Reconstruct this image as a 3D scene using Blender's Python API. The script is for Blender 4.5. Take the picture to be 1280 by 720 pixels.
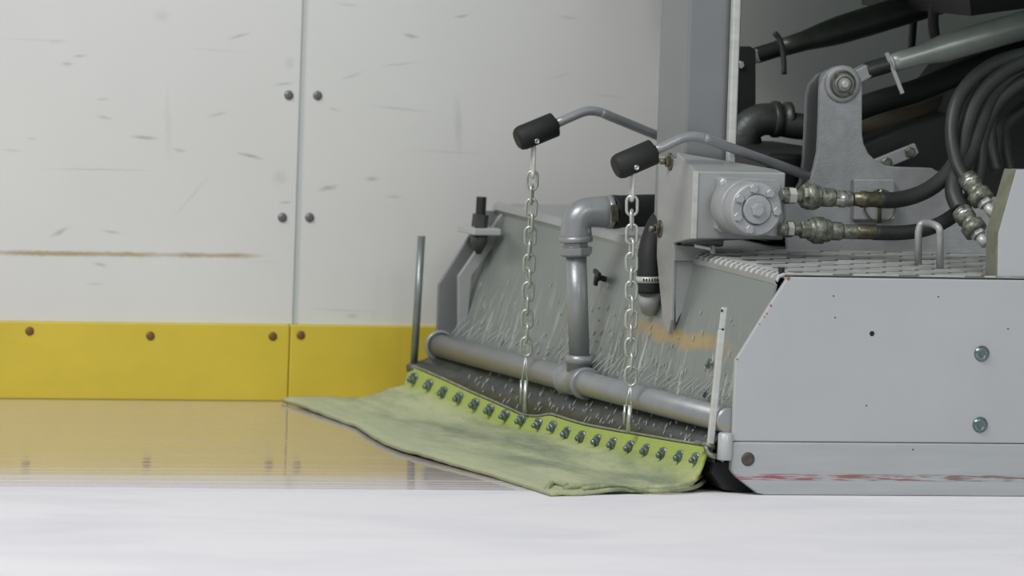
import bpy, bmesh, math, random
from mathutils import Vector, Matrix, noise
random.seed(4)
scene = bpy.context.scene
for o in list(bpy.data.objects): bpy.data.objects.remove(o)

# ------------------------------------------------------------------ camera
FPX = 9760.0
CAM = Vector((-5.2711, -15.0478, 1.3956)); YAW, PITCH, ROLL = .3080, .0618, .0334
Fw = Vector((math.sin(YAW)*math.cos(PITCH), math.cos(YAW)*math.cos(PITCH), -math.sin(PITCH)))
R0 = Vector((math.cos(YAW), -math.sin(YAW), 0)); U0 = R0.cross(Fw)
Rt = R0*math.cos(ROLL)+U0*math.sin(ROLL); Up = U0*math.cos(ROLL)-R0*math.sin(ROLL)
cd = bpy.data.cameras.new('camera'); cam = bpy.data.objects.new('camera', cd)
scene.collection.objects.link(cam); scene.camera = cam
cam.matrix_world = Matrix(((Rt.x, Up.x, -Fw.x, CAM.x), (Rt.y, Up.y, -Fw.y, CAM.y), (Rt.z, Up.z, -Fw.z, CAM.z), (0, 0, 0, 1)))
cd.sensor_width = 36; cd.lens = FPX/1280*36; cd.clip_start = .5; cd.clip_end = 200
cd.dof.use_dof = True; cd.dof.focus_distance = 16.35; cd.dof.aperture_fstop = 5.6

# ------------------------------------------------------------------ light
w = bpy.data.worlds.new('arena_air'); scene.world = w; w.use_nodes = True
w.node_tree.nodes['Background'].inputs[0].default_value = (.93, .97, 1, 1)
w.node_tree.nodes['Background'].inputs[1].default_value = .30
def area(name, loc, tgt, sx, sy, power, col=(1, 1, 1)):
    l = bpy.data.lights.new(name, 'AREA'); l.shape = 'RECTANGLE'; l.size = sx; l.size_y = sy; l.energy = power; l.color = col
    o = bpy.data.objects.new(name, l); scene.collection.objects.link(o); o.location = loc
    o.rotation_euler = (Vector(tgt)-Vector(loc)).to_track_quat('-Z', 'Y').to_euler(); return o
area('arena_lights_left', (-6.5, -3.5, 8), (-2, 1, 0), 6, 3, 760, (1, .985, .955))
area('arena_lights_front', (1, -12, 7), (.5, 0, .2), 6, 3, 330, (.96, .98, 1))
scene.view_settings.view_transform = 'Standard'; scene.view_settings.look = 'None'
scene.view_settings.gamma = 1; scene.view_settings.exposure = 0.0
scene.view_settings.use_curve_mapping = False

# measured point: where the sight line of a photo pixel meets a plane of the place
def ray(px, py): return Fw + Rt*((px-640)/FPX) + Up*((360-py)/FPX)
def at(px, py, **k):
    (a, v), = k.items(); i = 'xyz'.index(a); d = ray(px, py)
    return CAM + d*((v-CAM[i])/d[i])
def atp(px, py, p0, n):
    d = ray(px, py); return CAM + d*((p0-CAM).dot(n)/d.dot(n))
M2P = 1/575.0    # about one pixel, in metres, at the machine

# ------------------------------------------------------------------ materials
def mat(name, col, rough=.5, metal=0., spec=.5, var=0., scale=(6, 6, 6), bump=0., bscale=80, col2=None, lo=.35, hi=.7, coat=0):
    m = bpy.data.materials.new(name); m.use_nodes = True; nt = m.node_tree; N = nt.nodes; L = nt.links
    b = N['Principled BSDF']; b.inputs['Base Color'].default_value = (*col, 1)
    b.inputs['Roughness'].default_value = rough; b.inputs['Metallic'].default_value = metal
    b.inputs['Specular IOR Level'].default_value = spec; b.inputs['Coat Weight'].default_value = coat
    g = N.new('ShaderNodeNewGeometry')
    mp = N.new('ShaderNodeMapping'); mp.inputs['Scale'].default_value = scale; L.new(g.outputs['Position'], mp.inputs[0])
    if var or col2:
        n = N.new('ShaderNodeTexNoise'); n.inputs['Scale'].default_value = 1; n.inputs['Detail'].default_value = 7; n.inputs['Roughness'].default_value = .6
        L.new(mp.outputs[0], n.inputs['Vector'])
        r = N.new('ShaderNodeMapRange'); r.inputs[1].default_value = lo; r.inputs[2].default_value = hi; L.new(n.outputs[0], r.inputs[0])
        mx = N.new('ShaderNodeMix'); mx.data_type = 'RGBA'
        c2 = col2 or tuple(c*(1-var) for c in col)
        mx.inputs[6].default_value = (*col, 1); mx.inputs[7].default_value = (*c2, 1)
        L.new(r.outputs[0], mx.inputs[0]); L.new(mx.outputs[2], b.inputs['Base Color'])
    if bump:
        n2 = N.new('ShaderNodeTexNoise'); n2.inputs['Scale'].default_value = bscale; n2.inputs['Detail'].default_value = 3
        L.new(g.outputs['Position'], n2.inputs['Vector'])
        bp = N.new('ShaderNodeBump'); bp.inputs['Strength'].default_value = bump; bp.inputs['Distance'].default_value = .002
        L.new(n2.outputs[0], bp.inputs['Height']); L.new(bp.outputs[0], b.inputs['Normal'])
    return m
PAINT = mat('silver_paint', (.40, .415, .415), .42, .25, var=.18, scale=(5, 5, 9), bump=.12, bscale=120)
PLATE = mat('side_plate_paint', (.49, .51, .513), .4, .2, var=.08, scale=(3, 3, 3), bump=.05, bscale=60)
CASTM = mat('cast_paint', (.43, .445, .455), .48, .3, var=.2, scale=(30, 30, 30), bump=.4, bscale=260)
PIPEM = mat('pipe_paint', (.34, .355, .37), .34, .35, var=.15, scale=(12, 12, 12), bump=.15, bscale=200)
STEEL = mat('zinc_steel', (.60, .61, .59), .28, .9, var=.25, scale=(60, 60, 60))
CHAINM = mat('galvanised_chain', (.62, .66, .62), .36, .75, var=.2, scale=(80, 80, 80))
DARKST = mat('dark_wet_steel', (.24, .30, .30), .25, .6, var=.5, scale=(70, 70, 70), bump=.3, bscale=300)
BRASS = mat('dirty_brass', (.22, .21, .14), .4, .8, var=.6, scale=(90, 90, 90))
GRIME = mat('grimy_fitting', (.085, .095, .07), .38, .5, col2=(.36, .38, .32), scale=(70, 70, 70), bump=.5, bscale=250)
RUBBER = mat('black_rubber', (.014, .016, .016), .65, 0, var=.3, scale=(20, 20, 20), bump=.15, bscale=200)
HOSEM = mat('hose_rubber', (.035, .04, .037), .48, 0, var=.4, scale=(14, 14, 14), bump=.1, bscale=150)
BROWNH = mat('brown_hose', (.075, .065, .045), .5, 0, var=.4, scale=(12, 12, 12))
BLACK = mat('black_and_shade', (.02, .022, .022), .5, 0, var=.4, scale=(8, 8, 8))  # black parts, and the shadow over the chassis plate
DKPIPE = mat('dark_cast_iron', (.075, .085, .08), .42, .4, var=.5, scale=(25, 25, 25), bump=.4, bscale=150)
RODM = mat('tie_rod_paint', (.50, .54, .50), .36, .35, var=.25, scale=(12, 12, 12))
RODSHADE = mat('shaded_tie_rod', (.085, .095, .085), .4, .4, var=.4, scale=(10, 10, 10))  # far rod's shadow is put into this darker copy of the rod colour
BARE = mat('bare_edge', (.62, .64, .60), .4, .3, var=.2, scale=(10, 10, 60))
POSTM = mat('post_paint', (.25, .262, .27), .38, .35, var=.1, scale=(3, 3, 5), bump=.05, bscale=60)
OLIVE = mat('olive_edge', (.22, .23, .16), .5, .1, var=.3, scale=(30, 30, 30))
SCREWB = mat('rusty_screw', (.13, .11, .10), .5, .5, var=.5, scale=(90, 90, 90))
HOLE = mat('hole_dark', (.01, .01, .01), .8)
WATER = mat('water_drops', (.50, .54, .52), .15, 0); WATER.node_tree.nodes['Principled BSDF'].inputs['Transmission Weight'].default_value = .2
BODYW = mat('tinted_body_paint', (.40, .52, .44), .4, .1, var=.1)  # green tint added so the unseen hull bounces greenish light

def streak_sheet():
    # wet painted sheet: grey paint, pale mineral runs and a rust-yellow band along its lower edge
    m = mat('wet_back_sheet', (.235, .26, .248), .3, .25); nt = m.node_tree; N = nt.nodes; L = nt.links; b = N['Principled BSDF']
    g = N.new('ShaderNodeNewGeometry'); sep = N.new('ShaderNodeSeparateXYZ'); L.new(g.outputs['Position'], sep.inputs[0])
    mp = N.new('ShaderNodeMapping'); mp.inputs['Scale'].default_value = (1, 42, 8); L.new(g.outputs['Position'], mp.inputs[0])
    n = N.new('ShaderNodeTexNoise'); n.inputs['Scale'].default_value = 1; n.inputs['Detail'].default_value = 5; n.inputs['Distortion'].default_value = 1.3; L.new(mp.outputs[0], n.inputs['Vector'])
    r = N.new('ShaderNodeMapRange'); r.inputs[4].default_value = .75; r.inputs[1].default_value = .50; r.inputs[2].default_value = .66; L.new(n.outputs[0], r.inputs[0])
    n3 = N.new('ShaderNodeTexNoise'); n3.inputs['Scale'].default_value = 9; L.new(g.outputs['Position'], n3.inputs['Vector'])
    zz = N.new('ShaderNodeMath'); zz.operation = 'MULTIPLY_ADD'; zz.inputs[1].default_value = .12; L.new(n3.outputs[0], zz.inputs[0]); L.new(sep.outputs[2], zz.inputs[2])
    h = N.new('ShaderNodeMapRange'); h.inputs[1].default_value = .42; h.inputs[2].default_value = .27; L.new(zz.outputs[0], h.inputs[0])
    mu = N.new('ShaderNodeMath'); mu.operation = 'MULTIPLY'; L.new(r.outputs[0], mu.inputs[0]); L.new(h.outputs[0], mu.inputs[1])
    mx = N.new('ShaderNodeMix'); mx.data_type = 'RGBA'; mx.inputs[6].default_value = (.235, .26, .248, 1); mx.inputs[7].default_value = (.60, .64, .60, 1)
    L.new(mu.outputs[0], mx.inputs[0])
    # rust band  (y .25-.75, z about .27-.30)
    def band(sock, c, wd):
        a = N.new('ShaderNodeMath'); a.operation = 'SUBTRACT'; a.inputs[1].default_value = c; L.new(sock, a.inputs[0])
        a2 = N.new('ShaderNodeMath'); a2.operation = 'ABSOLUTE'; L.new(a.outputs[0], a2.inputs[0])
        q = N.new('ShaderNodeMapRange'); q.inputs[1].default_value = wd; q.inputs[2].default_value = wd*.4; L.new(a2.outputs[0], q.inputs[0]); return q.outputs[0]
    ws = N.new('ShaderNodeMath'); ws.operation = 'MULTIPLY_ADD'; ws.inputs[1].default_value = .04; L.new(n3.outputs[0], ws.inputs[0]); L.new(sep.outputs[2], ws.inputs[2])
    b1 = band(ws.outputs[0], .305, .022); b2 = band(sep.outputs[1], .55, .42)
    m2 = N.new('ShaderNodeMath'); m2.operation = 'MULTIPLY'; L.new(b1, m2.inputs[0]); L.new(b2, m2.inputs[1])
    m3 = N.new('ShaderNodeMath'); m3.operation = 'MULTIPLY'; m3.inputs[1].default_value = .85; L.new(m2.outputs[0], m3.inputs[0])
    mx2 = N.new('ShaderNodeMix'); mx2.data_type = 'RGBA'; mx2.inputs[7].default_value = (.46, .33, .12, 1)
    L.new(mx.outputs[2], mx2.inputs[6]); L.new(m3.outputs[0], mx2.inputs[0]); L.new(mx2.outputs[2], b.inputs['Base Color'])
    bp = N.new('ShaderNodeBump'); bp.inputs['Strength'].default_value = .6; bp.inputs['Distance'].default_value = .004; L.new(mu.outputs[0], bp.inputs['Height']); L.new(bp.outputs[0], b.inputs['Normal'])
    return m
SHEETM = streak_sheet()

def ochre_line_pipe():  # thin uneven ochre line low along the pipe
    m = mat('pipe_paint_with_ochre_line', (.33, .345, .355), .38, .3, var=.15, scale=(12, 12, 12), bump=.15, bscale=200); nt = m.node_tree; N = nt.nodes; L = nt.links; b = N['Principled BSDF']
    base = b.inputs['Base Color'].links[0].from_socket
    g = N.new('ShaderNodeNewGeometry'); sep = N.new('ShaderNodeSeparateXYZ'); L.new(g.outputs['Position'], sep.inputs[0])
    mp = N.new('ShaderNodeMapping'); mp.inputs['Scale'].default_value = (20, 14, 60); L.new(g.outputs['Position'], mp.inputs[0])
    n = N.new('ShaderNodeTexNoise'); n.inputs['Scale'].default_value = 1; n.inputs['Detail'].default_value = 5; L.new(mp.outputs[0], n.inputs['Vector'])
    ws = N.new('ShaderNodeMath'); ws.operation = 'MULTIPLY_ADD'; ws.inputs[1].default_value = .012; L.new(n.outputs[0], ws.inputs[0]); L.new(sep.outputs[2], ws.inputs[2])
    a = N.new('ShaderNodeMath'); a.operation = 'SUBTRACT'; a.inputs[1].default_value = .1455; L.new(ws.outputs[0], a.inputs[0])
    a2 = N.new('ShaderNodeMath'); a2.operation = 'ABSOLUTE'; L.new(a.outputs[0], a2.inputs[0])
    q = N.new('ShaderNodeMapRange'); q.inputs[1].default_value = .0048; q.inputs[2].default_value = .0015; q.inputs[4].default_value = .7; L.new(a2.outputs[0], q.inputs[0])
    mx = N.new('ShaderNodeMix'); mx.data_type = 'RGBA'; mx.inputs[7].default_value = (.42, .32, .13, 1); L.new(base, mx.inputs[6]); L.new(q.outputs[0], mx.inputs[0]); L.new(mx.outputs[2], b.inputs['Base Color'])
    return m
OCHREP = ochre_line_pipe()

def plate_mat():
    # red and brown scraped lines low on the skid
    m = mat('scraped_skid_paint', (.45, .475, .48), .42, .2, var=.12, scale=(4, 4, 60)); nt = m.node_tree; N = nt.nodes; L = nt.links; b = N['Principled BSDF']
    base = b.inputs['Base Color'].links[0].from_socket
    g = N.new('ShaderNodeNewGeometry'); sep = N.new('ShaderNodeSeparateXYZ'); L.new(g.outputs['Position'], sep.inputs[0])
    mp = N.new('ShaderNodeMapping'); mp.inputs['Scale'].default_value = (17, 17, 330); L.new(g.outputs['Position'], mp.inputs[0])
    n = N.new('ShaderNodeTexNoise'); n.inputs['Scale'].default_value = 1; n.inputs['Detail'].default_value = 6; L.new(mp.outputs[0], n.inputs['Vector'])
    r = N.new('ShaderNodeMapRange'); r.inputs[1].default_value = .47; r.inputs[2].default_value = .53; L.new(n.outputs[0], r.inputs[0])
    a = N.new('ShaderNodeMath'); a.operation = 'SUBTRACT'; a.inputs[1].default_value = .0375; L.new(sep.outputs[2], a.inputs[0])
    a2 = N.new('ShaderNodeMath'); a2.operation = 'ABSOLUTE'; L.new(a.outputs[0], a2.inputs[0])
    q = N.new('ShaderNodeMapRange'); q.inputs[1].default_value = .0075; q.inputs[2].default_value = .0055; L.new(a2.outputs[0], q.inputs[0])
    mu = N.new('ShaderNodeMath'); mu.operation = 'MULTIPLY'; L.new(r.outputs[0], mu.inputs[0]); L.new(q.outputs[0], mu.inputs[1])
    xr = N.new('ShaderNodeMapRange'); xr.inputs[1].default_value = .05; xr.inputs[2].default_value = .45; L.new(sep.outputs[0], xr.inputs[0])
    cm = N.new('ShaderNodeMix'); cm.data_type = 'RGBA'; cm.inputs[6].default_value = (.38, .11, .12, 1); cm.inputs[7].default_value = (.25, .18, .15, 1); L.new(xr.outputs[0], cm.inputs[0])
    mx = N.new('ShaderNodeMix'); mx.data_type = 'RGBA'; L.new(base, mx.inputs[6]); L.new(cm.outputs[2], mx.inputs[7]); L.new(mu.outputs[0], mx.inputs[0]); L.new(mx.outputs[2], b.inputs['Base Color'])
    return m
SKIDM = plate_mat()

def towel_mat():
    m = mat('green_felt', (.42, .46, .27), .85, 0, spec=.3); nt = m.node_tree; N = nt.nodes; L = nt.links; b = N['Principled BSDF']
    g = N.new('ShaderNodeNewGeometry'); at_ = N.new('ShaderNodeAttribute'); at_.attribute_name = 'across'
    mp = N.new('ShaderNodeMapping'); mp.inputs['Scale'].default_value = (10, 2.6, 10); L.new(g.outputs['Position'], mp.inputs[0])
    n = N.new('ShaderNodeTexNoise'); n.inputs['Scale'].default_value = 1; n.inputs['Detail'].default_value = 8; n.inputs['Roughness'].default_value = .65; L.new(mp.outputs[0], n.inputs['Vector'])
    r = N.new('ShaderNodeMapRange'); r.inputs[1].default_value = .40; r.inputs[2].default_value = .62; L.new(n.outputs[0], r.inputs[0])
    mx = N.new('ShaderNodeMix'); mx.data_type = 'RGBA'; mx.inputs[6].default_value = (.46, .50, .29, 1); mx.inputs[7].default_value = (.20, .25, .15, 1); tr_ = N.new('ShaderNodeMapRange'); tr_.inputs[1].default_value = .60; tr_.inputs[2].default_value = .88; tr_.inputs[3].default_value = 1; tr_.inputs[4].default_value = .25; L.new(at_.outputs['Fac'], tr_.inputs[0])
    tm = N.new('ShaderNodeMath'); tm.operation = 'MULTIPLY'; L.new(r.outputs[0], tm.inputs[0]); L.new(tr_.outputs[0], tm.inputs[1]); L.new(tm.outputs[0], mx.inputs[0])
    # clean lime cloth up by the clamp
    cr = N.new('ShaderNodeMapRange'); cr.inputs[1].default_value = .30; cr.inputs[2].default_value = .16; L.new(at_.outputs['Fac'], cr.inputs[0])
    mx2 = N.new('ShaderNodeMix'); mx2.data_type = 'RGBA'; mx2.inputs[7].default_value = (.38, .48, .09, 1); L.new(mx.outputs[2], mx2.inputs[6]); L.new(cr.outputs[0], mx2.inputs[0])
    # orange specks along the edge
    n2 = N.new('ShaderNodeTexNoise'); n2.inputs['Scale'].default_value = 70; n2.inputs['Detail'].default_value = 3; L.new(g.outputs['Position'], n2.inputs['Vector'])
    r2 = N.new('ShaderNodeMapRange'); r2.inputs[1].default_value = .66; r2.inputs[2].default_value = .72; L.new(n2.outputs[0], r2.inputs[0])
    mx3 = N.new('ShaderNodeMix'); mx3.data_type = 'RGBA'; mx3.inputs[7].default_value = (.45, .28, .08, 1); L.new(mx2.outputs[2], mx3.inputs[6]); L.new(r2.outputs[0], mx3.inputs[0])
    # soaked dark trailing rim
    er = N.new('ShaderNodeMapRange'); er.inputs[1].default_value = .999; er.inputs[2].default_value = 1.002; L.new(at_.outputs['Fac'], er.inputs[0])
    mx4 = N.new('ShaderNodeMix'); mx4.data_type = 'RGBA'; mx4.inputs[7].default_value = (.06, .07, .045, 1); L.new(mx3.outputs[2], mx4.inputs[6]); L.new(er.outputs[0], mx4.inputs[0])
    L.new(mx4.outputs[2], b.inputs['Base Color'])
    n4 = N.new('ShaderNodeTexNoise'); n4.inputs['Scale'].default_value = 160; n4.inputs['Detail'].default_value = 4; L.new(g.outputs['Position'], n4.inputs['Vector'])
    bp = N.new('ShaderNodeBump'); bp.inputs['Strength'].default_value = .8; bp.inputs['Distance'].default_value = .004; L.new(n4.outputs[0], bp.inputs['Height']); L.new(bp.outputs[0], b.inputs['Normal'])
    b.inputs['Sheen Weight'].default_value = .2
    return m
TOWELM = towel_mat()

def ice_mat():
    m = mat('ice', (.8, .8, .84), .5); nt = m.node_tree; N = nt.nodes; L = nt.links
    dry = N['Principled BSDF']; out = [n for n in N if n.type == 'OUTPUT_MATERIAL'][0]
    g = N.new('ShaderNodeNewGeometry'); sep = N.new('ShaderNodeSeparateXYZ'); L.new(g.outputs['Position'], sep.inputs[0])
    def noise_(scale, sc=1, det=5, rough=.6, dist=0):
        mp = N.new('ShaderNodeMapping'); mp.inputs['Scale'].default_value = scale; L.new(g.outputs['Position'], mp.inputs[0])
        n = N.new('ShaderNodeTexNoise'); n.inputs['Scale'].default_value = sc; n.inputs['Detail'].default_value = det; n.inputs['Roughness'].default_value = rough; n.inputs['Distortion'].default_value = dist
        L.new(mp.outputs[0], n.inputs['Vector']); return n.outputs[0]
    def mr(s, a, b_, c=0, d=1):
        r = N.new('ShaderNodeMapRange'); r.inputs[1].default_value = a; r.inputs[2].default_value = b_; r.inputs[3].default_value = c; r.inputs[4].default_value = d; L.new(s, r.inputs[0]); return r.outputs[0]
    # unswept skated ice
    na = noise_((1.6, 3.2, 1), det=6, dist=.6); mx = N.new('ShaderNodeMix'); mx.data_type = 'RGBA'
    mx.inputs[6].default_value = (.80, .79, .825, 1); mx.inputs[7].default_value = (.68, .68, .745, 1); L.new(mr(na, .44, .78), mx.inputs[0]); L.new(mx.outputs[2], dry.inputs['Base Color'])
    dry.inputs['Roughness'].default_value = .75; dry.inputs['Specular IOR Level'].default_value = .25
    bp = N.new('ShaderNodeBump'); bp.inputs['Strength'].default_value = .35; bp.inputs['Distance'].default_value = .01; L.new(noise_((14, 40, 1), det=6), bp.inputs['Height']); L.new(bp.outputs[0], dry.inputs['Normal'])
    # freshly flooded wet ice
    wet = N.new('ShaderNodeBsdfPrincipled'); wet.inputs['IOR'].default_value = 1.42
    wet.inputs['Base Color'].default_value = (.53, .47, .455, 1)
    L.new(mr(noise_((.8, 26, 1), det=5), .45, .7, .035, .16), wet.inputs['Roughness'])
    b2 = N.new('ShaderNodeBump'); b2.inputs['Strength'].default_value = .10; b2.inputs['Distance'].default_value = .0012; L.new(noise_((2.5, 30, 1), det=3), b2.inputs['Height']); L.new(b2.outputs[0], wet.inputs['Normal'])
    # thin frost lines left dry, dense near the swept edge
    fl = noise_((.35, 95, 1), det=4, rough=.7)
    yy = N.new('ShaderNodeMath'); yy.operation = 'MULTIPLY_ADD'; yy.inputs[1].default_value = .035; L.new(sep.outputs[0], yy.inputs[0]); L.new(sep.outputs[1], yy.inputs[2])
    dens = mr(yy.outputs[0], .05, .95, .17, -.17)
    ad = N.new('ShaderNodeMath'); ad.operation = 'ADD'; L.new(fl, ad.inputs[0]); L.new(dens, ad.inputs[1])
    frost = mr(ad.outputs[0], .60, .69, 0, .8)
    ms = N.new('ShaderNodeMixShader'); L.new(frost, ms.inputs[0]); L.new(wet.outputs[0], ms.inputs[1]); L.new(dry.outputs[0], ms.inputs[2])
    ed = N.new('ShaderNodeMath'); ed.operation = 'MULTIPLY_ADD'; ed.inputs[1].default_value = .02; L.new(noise_((6, 6, 1)), ed.inputs[0]); L.new(yy.outputs[0], ed.inputs[2])
    edge = mr(ed.outputs[0], .052, .062)
    ms2 = N.new('ShaderNodeMixShader'); L.new(edge, ms2.inputs[0]); L.new(dry.outputs[0], ms2.inputs[1]); L.new(ms.outputs[0], ms2.inputs[2])
    L.new(ms2.outputs[0], out.inputs['Surface']); return m
ICEM = ice_mat()

def wall_mat():
    m = mat('white_board', (.76, .765, .755), .38, var=.05, scale=(2, 2, 2)); nt = m.node_tree; N = nt.nodes; L = nt.links; b = N['Principled BSDF']
    base = b.inputs['Base Color'].links[0].from_socket
    g = N.new('ShaderNodeNewGeometry')
    marks = [(181,172,26,4,3,.8),(313,195,28,3.5,12,.8),(224,188,14,4,10,.5),(100,70,14,3,-5,.6),(84,80,12,4,0,.5),(128,124,14,3,0,.45),(131,147,17,3,8,.5),
             (299,45,22,3.5,-18,.55),(355,105,22,3,-8,.55),(272,143,20,3,-15,.5),(514,45,18,4,8,.7),(577,20,16,3,-10,.7),(440,95,22,3,-20,.4),(500,80,40,2.5,-8,.35),
             (410,235,20,6,-12,.7),(465,224,14,5,0,.6),(492,246,18,3,0,.45),(75,290,20,5,-25,.6),(140,290,18,3,6,.6),(126,331,14,4,10,.6),(122,212,110,2,0,.4),
             (210,155,7,75,-4,.16),(573,155,9,62,-4,.28),(202,20,18,14,0,.2),(350,222,16,16,0,.25),(240,245,60,3,-50,.2),(500,136,60,3,5,.35),(357,253,16,3,0,.6),
             (362,79,10,14,0,.25),(418,137,14,3,10,.4),(435,6,26,3,5,.35),(270,63,60,2,3,.25),(560,190,90,2,2,.25),(40,173,12,3,0,.3),(15,188,22,3,4,.3),
             (70,52,18,5,0,.2),(430,388,70,2.5,2,.3),(440,395,14,5,0,.4),(118,355,18,3,0,.3),(330,328,50,2,0,.15),(710,22,22,4,5,.35),(760,120,40,3,3,.2),(700,95,30,3,-10,.2),(45,50,80,2,1,.2)]
    col = base
    def blob(px, py, wd, ht, ang, s, colour, prev, soft=1.0):
        P = at(px, py, y=2.3); mp = N.new('ShaderNodeMapping'); mp.vector_type = 'TEXTURE'
        mp.inputs['Location'].default_value = P; mp.inputs['Rotation'].default_value = (0, math.radians(ang), 0)
        mp.inputs['Scale'].default_value = (wd/2/505, 1, ht/2/530)
        L.new(nz.outputs[0], mp.inputs[0]); ln = N.new('ShaderNodeVectorMath'); ln.operation = 'LENGTH'; L.new(mp.outputs[0], ln.inputs[0])
        r = N.new('ShaderNodeMapRange'); r.inputs[1].default_value = 1.45; r.inputs[2].default_value = .1; r.inputs[4].default_value = s; L.new(ln.outputs['Value'], r.inputs[0])
        mx = N.new('ShaderNodeMix'); mx.data_type = 'RGBA'; mx.inputs[7].default_value = (*colour, 1); L.new(prev, mx.inputs[6]); L.new(r.outputs[0], mx.inputs[0]); return mx.outputs[2]
    n = N.new('ShaderNodeTexNoise'); n.inputs['Scale'].default_value = 60; n.inputs['Detail'].default_value = 3; L.new(g.outputs['Position'], n.inputs['Vector'])
    sc = N.new('ShaderNodeVectorMath'); sc.operation = 'MULTIPLY_ADD'; sc.inputs[1].default_value = (.012, 0, .006); sc.inputs[2].default_value = (-.006, 0, -.003); L.new(n.outputs['Color'], sc.inputs[0])
    nz = N.new('ShaderNodeVectorMath'); nz.operation = 'ADD'; L.new(g.outputs['Position'], nz.inputs[0]); L.new(sc.outputs[0], nz.inputs[1])
    for (px, py, wd, ht, ang, s) in marks: col = blob(px, py, wd, ht, ang, s*.62, (.12, .14, .16), col)
    for (px, wd) in ((40, 120), (95, 110), (165, 80), (240, 60), (290, 60)): col = blob(px, 316+px*.012, wd, 6, 0, .95, (.42, .34, .17), col)
    L.new(col, b.inputs['Base Color']); return m

# ------------------------------------------------------------------ mesh helpers
class B:
    def __init__(s): s.bm = bmesh.new()
    def box(s, lo, hi):
        v = [s.bm.verts.new((x, y, z)) for x in (lo[0], hi[0]) for y in (lo[1], hi[1]) for z in (lo[2], hi[2])]
        for f in ((0, 1, 3, 2), (4, 6, 7, 5), (0, 4, 5, 1), (2, 3, 7, 6), (0, 2, 6, 4), (1, 5, 7, 3)): s.bm.faces.new([v[i] for i in f])
        return s
    def obox(s, p0, p1, side, ws, wn):
        """bar from p0 to p1, width ws along side, thickness wn across"""
        p0 = Vector(p0); p1 = Vector(p1); d = (p1-p0).normalized(); a = (Vector(side)-d*Vector(side).dot(d)).normalized(); n = d.cross(a)
        v = [s.bm.verts.new(p+a*(i*ws/2)+n*(j*wn/2)) for p in (p0, p1) for i, j in ((-1, -1), (1, -1), (1, 1), (-1, 1))]
        for f in ((3, 2, 1, 0), (4, 5, 6, 7), (0, 1, 5, 4), (1, 2, 6, 5), (2, 3, 7, 6), (3, 0, 4, 7)): s.bm.faces.new([v[i] for i in f])
        return s
    def prism(s, pts, off):
        off = Vector(off); a = [s.bm.verts.new(Vector(p)) for p in pts]; b = [s.bm.verts.new(Vector(p)+off) for p in pts]; n = len(a)
        s.bm.faces.new(a); s.bm.faces.new(b[::-1])
        for i in range(n): s.bm.faces.new((a[i], b[i], b[(i+1) % n], a[(i+1) % n]))
        return s
    def tube(s, pts, r, n=14, cap=True, closed=False):
        pts = [Vector(p) for p in pts]; m = len(pts); rs = r if isinstance(r, (list, tuple)) else [r]*m
        T = []
        for i in range(m):
            if closed: T.append((pts[(i+1) % m]-pts[i-1]).normalized())
            else: T.append((pts[min(i+1, m-1)]-pts[max(i-1, 0)]).normalized())
        a = T[0].orthogonal().normalized(); rings = []
        for i in range(m):
            a = (a-T[i]*a.dot(T[i])).normalized(); b = T[i].cross(a)
            rings.append([s.bm.verts.new(pts[i]+(a*math.cos(t)+b*math.sin(t))*rs[i]) for t in [2*math.pi*k/n for k in range(n)]])
        for i in range(m if closed else m-1):
            A = rings[i]; Bq = rings[(i+1) % m]; sh = 0
            if closed and i == m-1:
                sh = min(range(n), key=lambda q: (A[0].co-Bq[q].co).length)
            for k in range(n):
                f = s.bm.faces.new((A[k], A[(k+1) % n], Bq[(k+1+sh) % n], Bq[(k+sh) % n])); f.smooth = n > 8
        if cap and not closed: s.bm.faces.new(rings[0][::-1]); s.bm.faces.new(rings[-1])
        return s
    def lathe(s, p, d, prof, n=24):
        """prof: (distance along d, radius); sharp steps doubled so the shading stays crisp"""
        p = Vector(p); d = Vector(d).normalized(); a = d.orthogonal().normalized(); b = d.cross(a); prev = None; first = None
        for j, (t, r) in enumerate(prof):
            ring = [s.bm.verts.new(p+d*t+(a*math.cos(q)+b*math.sin(q))*max(r, 1e-5)) for q in [2*math.pi*k/n for k in range(n)]]
            if prev:
                for k in range(n): f = s.bm.faces.new((prev[k], prev[(k+1) % n], ring[(k+1) % n], ring[k])); f.smooth = n > 8
            else: s.bm.faces.new(ring[::-1])
            prev = ring
        s.bm.faces.new(prev); return s
    def cyl(s, p0, p1, r, n=20, r2=None): return s.lathe(p0, Vector(p1)-Vector(p0), [(0, r), ((Vector(p1)-Vector(p0)).length, r if r2 is None else r2)], n)
    def torus(s, c, ax, R, r, n=28, m=8):
        c = Vector(c); ax = Vector(ax).normalized(); a = ax.orthogonal().normalized(); b = ax.cross(a)
        return s.tube([c+(a*math.cos(t)+b*math.sin(t))*R for t in [2*math.pi*k/n for k in range(n)]], r, m if m > 8 else 9, closed=True)
    def link(s, c, d, side, Lh, Wh, r):
        """one oval chain link: d long axis, side short axis"""
        c = Vector(c); d = Vector(d).normalized(); a = (Vector(side)-d*Vector(side).dot(d)).normalized(); pts = []; st = Lh-Wh
        for k in range(9): t = math.pi*k/8; pts.append(c+d*(st+Wh*math.sin(t))+a*(Wh*math.cos(t)))
        for k in range(9): t = math.pi*k/8; pts.append(c-d*(st+Wh*math.sin(t))-a*(Wh*math.cos(t)))
        return s.tube(pts, r, 10, closed=True)
    def bolt(s, p, d, r, h, washer=0, stud=0, n=6):
        """hex head on a washer, standing off along d"""
        p = Vector(p); d = Vector(d).normalized(); t = 0
        if washer: s.lathe(p, d, [(0, washer), (h*.25, washer), (h*.25, washer*.4)]); t = h*.25
        s.lathe(p+d*t, d, [(0, r), (h*.8, r), (h, r*.8)], n)
        if stud: s.cyl(p+d*(t+h*.8), p+d*(t+h+stud), r*.55, 12)
        return s

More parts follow.
